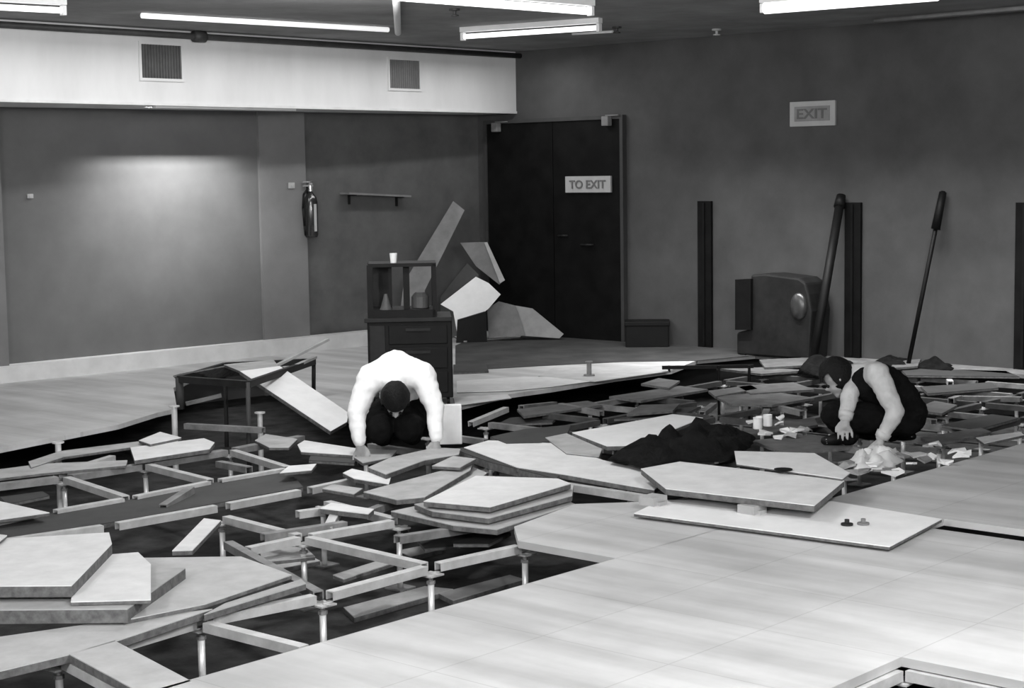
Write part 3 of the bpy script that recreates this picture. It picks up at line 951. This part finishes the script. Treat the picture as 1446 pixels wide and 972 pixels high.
t = thing('equipment_cart', 'black metal equipment cart behind the crouching worker', 'cart', base, local=Lm)
bm = NB(); box(bm, (cx_(521), 0, .06), (cx_(641), .5, cz_(452))); ob('cabinet', bm, M_DARK, t, bevel=.01)
for (y0, y1) in ((458, 485), (490, 520), (525, 555)):
    bm = NB(); box(bm, (cx_(551), -.015, cz_(y1)), (cx_(634), 0, cz_(y0))); d = ob('drawer', bm, M_DARK, t, bevel=.005)
    bm = NB(); box(bm, (cx_(575), -.035, cz_(y0 + 8)), (cx_(610), -.015, cz_(y0 + 4))); h = ob('handle', bm, M_DARK2, d)
bm = NB(); box(bm, (cx_(524), -.012, cz_(560)), (cx_(546), 0, cz_(458))); ob('side_door', bm, M_DARK2, t, bevel=.004)
bm = NB(); box(bm, (cx_(517), -.03, cz_(453)), (cx_(641), .52, cz_(447))); ob('worktop', bm, M_DARK2, t, bevel=.004)
bm = NB(); box(bm, (cx_(528), .0, cz_(447)), (cx_(618), .4, cz_(436))); ob('shelf', bm, M_DARK, t)
bm = NB(); box(bm, (cx_(524), 0, cz_(375)), (cx_(620), .4, cz_(370))); ob('top_shelf', bm, M_DARK, t)
for (x, w, yy) in ((522, 8, 0), (614, 6, 0), (522, 6, .38), (614, 6, .38)):
    bm = NB(); box(bm, (cx_(x), yy, cz_(447)), (cx_(x + w), yy + .03, cz_(372))); ob('post', bm, M_DARK, t)
for (x, w) in ((552, 5), (573, 9)):
    bm = NB(); box(bm, (cx_(x), .1, cz_(447)), (cx_(x + w), .13, cz_(372))); ob('post', bm, M_DARK, t)
bm = NB(); box(bm, (cx_(522), .38, cz_(440)), (cx_(552), .395, cz_(376))); ob('back_panel', bm, M_DARK2, t)
for (x, yy) in ((528, .05), (634, .05), (528, .45), (634, .45)):
    bm = NB(); cyl(bm, Vector((cx_(x) - .012, yy, .03)), Vector((cx_(x) + .012, yy, .03)), .03); cyl(bm, Vector((cx_(x), yy, .03)), Vector((cx_(x), yy, .065)), .012); ob('castor', bm, M_DARK, t, smooth=False)


def on_cart(x, yy, y):
    return base + (Lm.to_3x3() @ Vector((cx_(x), yy, cz_(y))))


p = on_cart(560, .1, 370)
bm = NB(); lathe(bm, [(.024, 0), (.03, .075), (.026, .075), (.021, .012)], p, 20); tag(ob('cup', bm, M_WHITE), 'white cup standing on top of the black equipment cart', 'cup')
for (x, lab, r_, h_) in ((597, 'round dim drum on the open shelf of the black cart', .07, .12), (548, 'small grey cone-shaped part on the left of the cart shelf', .05, .12)):
    p = on_cart(x, .22 if x > 580 else .02 + .06, 436)
    bm = NB()
    lathe(bm, [(r_, 0), (r_, h_ * .7), (r_ * .6, h_), (r_ * .3, h_)] if x > 580 else [(r_, 0), (r_ * .8, .02), (.012, h_)], p, 18); tag(ob('instrument', bm, mat('dim_metal', .09, .4)), lab, 'instrument')
# pale upright board right of the worker
b1 = F(640, 628)
L1 = frame_at(b1)
t = thing('upright_board', 'pale upright board standing just right of the crouching worker', 'board', b1, local=L1)
bm = NB(); box(bm, (-.09, .0, .0), (.06, .03, .27)); ob('board', bm, M_WHITE, t, bevel=.006)
bm = NB(); box(bm, (-.09, .03, .0), (.06, .16, .02)); ob('foot', bm, M_CORE, t)

# ---------------------------------------------------------------- boards leaning by the doors
def plane_board(quad, base, t_, m, label, name='board', cat='board', tilt=0.0, off=0.0):
    """upright board: outline in the camera-facing upright plane through base, leaning away with height"""
    n = Vector((base.x, base.y, 0)).normalized()
    pts = []
    for (x, y) in quad:
        bb = base + n * off
        p = FB(x, y, bb)
        if tilt:
            bb = base + n * (off + tilt * max(0, p.z))
            p = FB(x, y, bb)
        pts.append(p)
    bm = NB(); prism(bm, pts, t_, n)
    o = ob(name, bm, m)
    c = Vector((sum(p.x for p in pts) / len(pts), sum(p.y for p in pts) / len(pts), min(p.z for p in pts)))
    o.data.transform(Matrix.Translation(-c)); o.location = c
    tag(o, label, cat)
    return o


plane_board([(646, 452), (686, 440), (688, 483), (644, 486)], F(665, 485), .12, M_DARK, 'black block under the bright white board left of the doors', 'block', 'block', off=.06)
plane_board([(570, 400), (640, 284), (656, 297), (600, 410), (590, 487), (560, 485)], F(600, 486), .02, M_GREY, 'long grey plank leaning up behind the black cart', tilt=.2)
plane_board([(622, 430), (672, 391), (690, 400), (707, 416), (690, 436), (664, 456), (645, 468), (640, 440)], F(665, 484), .02, M_TOPB, 'bright white board propped in the pile left of the doors', tilt=.15)
plane_board([(667, 408), (671, 412), (675, 438), (671, 438)], F(665, 483.5), .02, M_DARK, 'thin dark rod against the bright white propped board', 'rod', 'rod', tilt=.15, off=-.03)
plane_board([(650, 343), (686, 342), (712, 396), (705, 402), (672, 376)], F(690, 480), .02, M_GREY, 'small grey board leaning at the left door edge, pale right edge', tilt=.1)
plane_board([(684, 343), (688, 342), (713, 396), (706, 400)], F(690, 480), .03, M_TOPG, 'pale slat along the leaning board at the left door edge', 'slat', 'slat', tilt=.1, off=-.04)
plane_board([(690, 478), (688, 436), (704, 426), (728, 432), (742, 474)], F(712, 482), .03, M_GREY, 'grey board standing in front of the doors', tilt=.2)
plane_board([(733, 474), (728, 432), (752, 436), (796, 472), (790, 478)], F(760, 481), .03, mat('mid_card', .33, .9), 'lighter triangular board beside the grey one before the doors', tilt=.3)
plane_board([(637, 400), (660, 372), (676, 388), (660, 476), (622, 478), (622, 420)], F(648, 478), .02, M_RECESS, 'dark board behind the bright white propped board', tilt=.2, off=.05)
panel([(640, 474), (668, 464), (740, 466), (735, 476), (655, 482)], .02, .02, 'pale flat boards under the pile before the doors', M_TOP)
panel([(505, 472), (522, 468), (524, 482), (505, 484)], .04, .03, 'small white piece left of the black cart', M_TOPB)
# low black box by the doors
bx = F(914, 491)
Lb = frame_at(bx)
t = thing('low_box', 'low black box against the wall right of the doors', 'box', bx, local=Lb)
w = 29 / 131
bm = NB(); box(bm, (-w, 0, 0), (w, .3, .24)); ob('body', bm, M_DARK, t, bevel=.01)
bm = NB(); box(bm, (-w - .01, -.01, .22), (w + .01, .31, .265)); ob('lid', bm, M_DARK, t, bevel=.006)

# ---------------------------------------------------------------- uprights on the far wall
for (x, w, yt, lab) in ((998, .165, 284, 'black upright board on the charcoal wall nearest the doors'), (1206, .17, 286, 'black upright board on the charcoal wall behind the leaning pole'),
                        (1447, .17, 286, 'black upright board on the charcoal wall at the right edge')):
    p = FU(x, 480, WU); z = FU(x, yt, WU).z
    t = thing('wall_upright', lab, 'board', Vector((WU - .03, p.y, 0)))
    bm = NB(); box(bm, (WU - .04, p.y - w / 2, 0), (WU - .001, p.y + w / 2, z)); ob('board', bm, M_DOOR, t, bevel=.004)
    bm = NB(); box(bm, (WU - .055, p.y - .012, .02), (WU - .04, p.y + .012, z - .02)); ob('slotted_strip', bm, M_DARK, t)


def pole(x0, y0, x1, y1, r, label, head, u=WU - .06):
    a = F(x0, y0, 0); b = FU(x1, y1, u)
    t = thing('leaning_pole', label, 'pole', a)
    bm = NB(); cyl(bm, a, b, r); ob('shaft', bm, M_DARK, t, smooth=True)
    d = (b - a).normalized()
    bm = NB(); cyl(bm, b - d * head[1], b - d * .01, head[0], head[0] * .8); ob('head', bm, M_DARK, t, smooth=True)
    return t


pole(1147, 517, 1188, 276, .042, 'thick black pole leaning on the wall beside the dark cabinet', (.055, .12))
pole(1282, 518, 1332, 270, .02, 'thin dark pole leaning on the charcoal wall at the right', (.042, .35))

# dark cabinet with bulging front
cu = WU - .42
t = thing('dark_cabinet', 'dark bulky cabinet with a glossy rounded end against the wall', 'cabinet', FU(1092, 500, cu))


def cpt(x, y, u=cu):
    p = FU(x, y, u)
    return Vector((p.x, p.y, max(0.0, p.z)))


bm = NB()
prism(bm, [cpt(x, y) for x, y in [(1060, 388), (1082, 387), (1128, 393), (1137, 400), (1142, 416), (1146, 440), (1142, 510), (1040, 508), (1040, 470), (1058, 465)]], .34, Vector((1, 0, 0)))
ob('body', bm, M_DARK2, t, bevel=.02)
bm = NB(); prism(bm, [cpt(x, y, cu - .04) for x, y in ((1038, 395), (1060, 394), (1060, 466), (1038, 466))], .06, Vector((1, 0, 0))); ob('side_flap', bm, M_DARK, t)
c = cpt(1128, 433, cu - .0)
bm = NB(); bmesh.ops.create_uvsphere(bm, u_segments=24, v_segments=14, radius=1, matrix=Matrix.Translation(c) @ Matrix.Diagonal((.05, .09, .13, 1)))
ob('rounded_end', bm, mat('glossy_dark_shell', .035, .32, spec=.9), t, smooth=True)
for x in (1050, 1135):
    c = cpt(x, 505); bm = NB(); box(bm, (c.x - .02, c.y - .03, 0), (c.x + .03, c.y + .03, .02)); ob('foot', bm, M_DARK, t)


# ---------------------------------------------------------------- people
def skinned(name, pts, edges, m, parent, root=0, voxel=.014, smooth=3, fold=0.0):
    """pts: (x,y,z,r); one continuous surface grown round the tapering limbs"""
    def rr_(r): return r if not isinstance(r, tuple) else sum(r) / len(r)
    bm = NB()
    for p in pts:
        r = rr_(p[3])
        bmesh.ops.create_uvsphere(bm, u_segments=12, v_segments=8, radius=r, matrix=Matrix.Translation(p[:3]))
    for i, j in edges:
        a_, b_ = Vector(pts[i][:3]), Vector(pts[j][:3])
        if (b_ - a_).length > 1e-4:
            cyl(bm, a_, b_, rr_(pts[i][3]) * .995, rr_(pts[j][3]) * .995, 12)
    me = bpy.data.meshes.new(name)
    bm.to_mesh(me); bm.free()
    o = bpy.data.objects.new(name, me)
    bench = bpy.data.scenes.new('bench')
    bench.collection.objects.link(o)
    rm = o.modifiers.new('remesh', 'REMESH'); rm.mode = 'VOXEL'; rm.voxel_size = voxel; rm.adaptivity = 0
    if smooth:
        sm = o.modifiers.new('smooth', 'SMOOTH'); sm.factor = .5; sm.iterations = smooth
    vl = bench.view_layers[0]
    vl.update()
    nm = bpy.data.meshes.new_from_object(o.evaluated_get(vl.depsgraph))
    o.modifiers.clear()
    bench.collection.objects.unlink(o)
    bpy.data.scenes.remove(bench)
    COL.objects.link(o)
    o.parent = parent
    o.data = nm
    nm.materials.clear(); nm.materials.append(m)
    if fold:
        for v in nm.vertices:
            q = v.co
            v.co = q + v.normal * fold * (noise.noise(Vector((q.x * 9, q.y * 9, q.z * 22))) + .5 * noise.noise(q * 40))
    for f in nm.polygons: f.use_smooth = True
    return o


def chain(spec):
    pts, edges, idx = [], [], {}
    for name, co, r, par in spec:
        idx[name] = len(pts)
        pts.append((*co, r))
        if par: edges.append((idx[par], idx[name]))
    return pts, edges, idx


def V3(*a): return Vector(a)


def hand(spec, wrist, wname, fore, palmdir, thumb):
    """palm and five fingers continuing from wrist; fore = direction of forearm, palmdir = sideways across the knuckles"""
    f = fore.normalized(); s = palmdir.normalized(); n = f.cross(s).normalized()
    spec.append((wname + 'palm', tuple(wrist + f * .05), .029, wname))
    for q, (off, L) in enumerate(((-.037, .062), (-.0125, .072), (.0125, .068), (.037, .052))):
        b = wrist + f * .075 + s * off
        spec.append((wname + 'f%da' % q, tuple(b), .010, wname + 'palm'))
        m_ = b + f * L * .5 + n * .006 + s * off * .2
        spec.append((wname + 'f%db' % q, tuple(m_), .009, wname + 'f%da' % q))
        e = m_ + f * L * .38 + n * .02
        spec.append((wname + 'f%dc' % q, tuple(e), .0075, wname + 'f%db' % q))
    b = wrist + f * .03 + s * thumb * .03
    spec.append((wname + 'ta', tuple(b), .012, wname + 'palm'))
    spec.append((wname + 'tb', tuple(b + f * .03 + s * thumb * .025), .010, wname + 'ta'))
    spec.append((wname + 'tc', tuple(b + f * .055 + s * thumb * .03 + n * .01), .008, wname + 'tb'))


def head(parent, c, fwd, up, hairmat):
    """face details and hair on a head centred at c"""
    f = fwd.normalized(); u = (up - f * up.dot(f)).normalized(); r = f.cross(u)
    B = Matrix((r, f, u)).transposed().to_4x4()
    Mh = Matrix.Translation(c) @ B
    bm = NB()
    bmesh.ops.create_uvsphere(bm, u_segments=28, v_segments=18, radius=1, matrix=Mh @ Matrix.Translation((0, -.016, .032)) @ Matrix.Diagonal((.096, .112, .116, 1)))
    Mi = Mh.inverted()
    kill = [v for v in bm.verts if (lambda q: q.y > .045 and q.z < .055)(Mi @ v.co)]
    bmesh.ops.delete(bm, geom=kill, context='VERTS')
    for v in bm.verts:
        v.co += (v.co - c).normalized() * (.006 * noise.noise(v.co * 60))
    ob('hair', bm, hairmat, parent, smooth=True)
    for sx in (-1, 1):
        bm = NB(); bmesh.ops.create_uvsphere(bm, u_segments=10, v_segments=8, radius=.011, matrix=Mh @ Matrix.Translation((sx * .031, .078, .0)))
        ob('eye', bm, M_DARK, parent, smooth=True)
    bm = NB(); bmesh.ops.create_uvsphere(bm, u_segments=10, v_segments=8, radius=1, matrix=Mh @ Matrix.Translation((0, .083, -.052)) @ Matrix.Diagonal((.024, .008, .006, 1)))
    ob('mouth', bm, mat('lips', .2), parent, smooth=True)


def head_spec(spec, neck, c, fwd, up):
    f = fwd.normalized(); u = (up - f * up.dot(f)).normalized(); r = f.cross(u)
    spec.append(('skull', tuple(c + u * .02 - f * .008), (.078, .088), neck))
    spec.append(('crown', tuple(c + u * .075 - f * .01), (.048, .05), 'skull'))
    spec.append(('face', tuple(c + f * .03 - u * .03), (.058, .055), 'skull'))
    spec.append(('chin', tuple(c + f * .055 - u * .085), .026, 'face'))
    spec.append(('nose', tuple(c + f * .098 - u * .015), .010, 'face'))
    for k_, nm_ in ((1, 'ear_r'), (-1, 'ear_l')):
        spec.append((nm_, tuple(c + r * k_ * .082 - f * .005 - u * .005), .014, 'skull'))


def person(base, label, J, head_c, head_f, head_u, shirt_m, trous_m, shirt_r, hands, extra=None, rotz=0):
    Lp = frame_at(base) @ Matrix.Rotation(rotz, 4, 'Z')
    t = thing('person', label, 'person', base, local=Lp)
    s_ = [('pelvis', J['pelvis'], .115, None), ('belly', J['belly'], .10, 'pelvis'), ('chest', J['chest'], .10, 'belly'), ('neck0', J['neck0'], .06, 'chest'), ('neck', J['neck'], .05, 'neck0')]
    head_spec(s_, 'neck', head_c, head_f, head_u)
    for sd in ('l', 'r'):
        s_.append(('sh' + sd, J['sh' + sd], .055, 'chest'))
        s_.append(('el' + sd, J['el' + sd], .040, 'sh' + sd))
        s_.append(('wr' + sd, J['wr' + sd], .027, 'el' + sd))
        w_ = Vector(J['wr' + sd])
        hand(s_, w_, 'wr' + sd, *hands[sd])
        s_.append(('hip' + sd, J['hip' + sd], .09, 'pelvis'))
        s_.append(('kn' + sd, J['kn' + sd], .058, 'hip' + sd))
        s_.append(('an' + sd, J['an' + sd], .038, 'kn' + sd))
        s_.append(('toe' + sd, J['toe' + sd], .03, 'an' + sd))
    pts, ed, ix = chain(s_)
    skinned('body', pts, ed, M_SKIN, t, voxel=.0075, smooth=2)
    R_ = shirt_r
    s2 = [('belly', J['belly'], R_['belly'], None), ('chest', J['chest'], R_['chest'], 'belly'), ('neck0', tuple(Vector(J['neck0']).lerp(Vector(J['neck']), .5)), .075, 'chest'),
          ('hem', tuple(Vector(J['belly']).lerp(Vector(J['pelvis']), .6)), R_['belly'], 'belly')]
    for sd in ('l', 'r'):
        wr = Vector(J['wr' + sd]); el = Vector(J['el' + sd])
        s2 += [('sh' + sd, J['sh' + sd], R_['sh'], 'chest'), ('el' + sd, J['el' + sd], R_['el'], 'sh' + sd), ('cf' + sd, tuple(el.lerp(wr, .93)), R_['wr'], 'el' + sd)]
    pts, ed, ix = chain(s2)
    skinned('shirt', pts, ed, shirt_m, t, fold=.008)
    s3 = [('pelvis', J['pelvis'], .14, None), ('waist', tuple(Vector(J['pelvis']).lerp(Vector(J['belly']), .5)), .125, 'pelvis')]
    for sd in ('l', 'r'):
        s3 += [('hip' + sd, J['hip' + sd], .11, 'pelvis'), ('kn' + sd, J['kn' + sd], .098, 'hip' + sd), ('an' + sd, J['an' + sd], .058, 'kn' + sd)]
    pts, ed, ix = chain(s3)
    skinned('trousers', pts, ed, trous_m, t, fold=.012)
    for sd in ('l', 'r'):
        a = Vector(J['an' + sd]); b = Vector(J['toe' + sd])
        skinned('shoe', [(*(a - (b - a) * .25), .036), (*a, .042), (*a.lerp(b, .6), .042), (*b.lerp(a, -.1), .03)], [(0, 1), (1, 2), (2, 3)], M_DARK, t)
    head(t, head_c, head_f, head_u, M_HAIR)
    if extra: extra(t)
    return t


# worker in a white shirt, bent down facing the camera
J1 = dict(pelvis=(-.03, .42, .26), belly=(-.03, .32, .42), chest=(-.05, .12, .515), neck0=(-.06, .0, .48), neck=(-.06, -.04, .45),
          shl=(-.215, .06, .485), ell=(-.31, -.02, .27), wrl=(-.29, -.08, .09),
          shr=(.12, .06, .50), elr=(.20, -.02, .29), wrr=(.20, -.08, .10),
          hipl=(-.12, .40, .22), knl=(-.17, .03, .16), anl=(-.14, .40, .045), toel=(-.12, .54, .03),
          hipr=(.06, .40, .22), knr=(.03, .03, .16), anr=(.05, .40, .045), toer=(.05, .54, .03))
person(F(572, 640, .0), 'person in a white shirt and black trousers crouching head down among lifted panels', J1, V3(-.055, -.08, .35), V3(0, -.35, -.93), V3(0, -.93, .35),
       M_SHIRT, M_TROUS, dict(belly=.14, chest=.145, sh=.092, el=.062, wr=.046),
       {'l': (V3(.02, -.02, -1), V3(1, 0, 0), 1), 'r': (V3(-.02, -.02, -1), V3(1, 0, 0), -1)})


# worker in a dark vest, kneeling to the left
def vest(t):
    pts = [(.23, .08, .24, .135), (.16, .04, .335, .14), (.07, .0, .40, .14), (.0, -.02, .405, .12), (-.05, .0, .425, .08)]
    skinned('vest', pts, [(0, 1), (1, 2), (2, 3), (3, 4)], M_TROUS, t, fold=.012)
    for a_, b_ in (((.175, -.23, .25), (.085, -.24, .08)), ((-.115, -.12, .34), (-.14, -.20, .20))):
        a_ = Vector(a_); b_ = Vector(b_); d = (b_ - a_).normalized(); p = a_.lerp(b_, .93)
        bm = NB(); cyl(bm, p - d * .03, p + d * .012, .050, .045, 18); ob('cuff', bm, M_TOPM, t, smooth=True)


J2 = dict(pelvis=(.25, .10, .19), belly=(.16, .06, .33), chest=(.04, .03, .43), neck0=(-.06, .02, .46), neck=(-.11, .01, .455),
          shl=(.06, -.15, .48), ell=(.175, -.23, .25), wrl=(.085, -.24, .08),
          shr=(-.05, .14, .45), elr=(-.115, -.12, .34), wrr=(-.14, -.20, .20),
          hipl=(.24, .0, .16), knl=(-.20, -.06, .20), anl=(-.12, -.04, .05), toel=(-.26, -.05, .03),
          hipr=(.24, .18, .16), knr=(-.16, .18, .12), anr=(.16, .2, .045), toer=(.28, .2, .03))
person(F(1225, 628, .0), 'person in a dark vest and pale sleeves kneeling at the right, hand on the debris', J2, V3(-.195, -.01, .43), V3(-.8, -.15, -.6), V3(-.6, 0, .8),
       M_SLEEVE, M_TROUS, dict(belly=.12, chest=.118, sh=.078, el=.058, wr=.042),
       {'l': (V3(-.3, -.1, -1), V3(.9, -.3, 0), -1), 'r': (V3(0, -.1, -1), V3(1, 0, 0), -1)}, vest)

for o in list(bpy.data.objects):
    if '_w' in o: del o['_w']
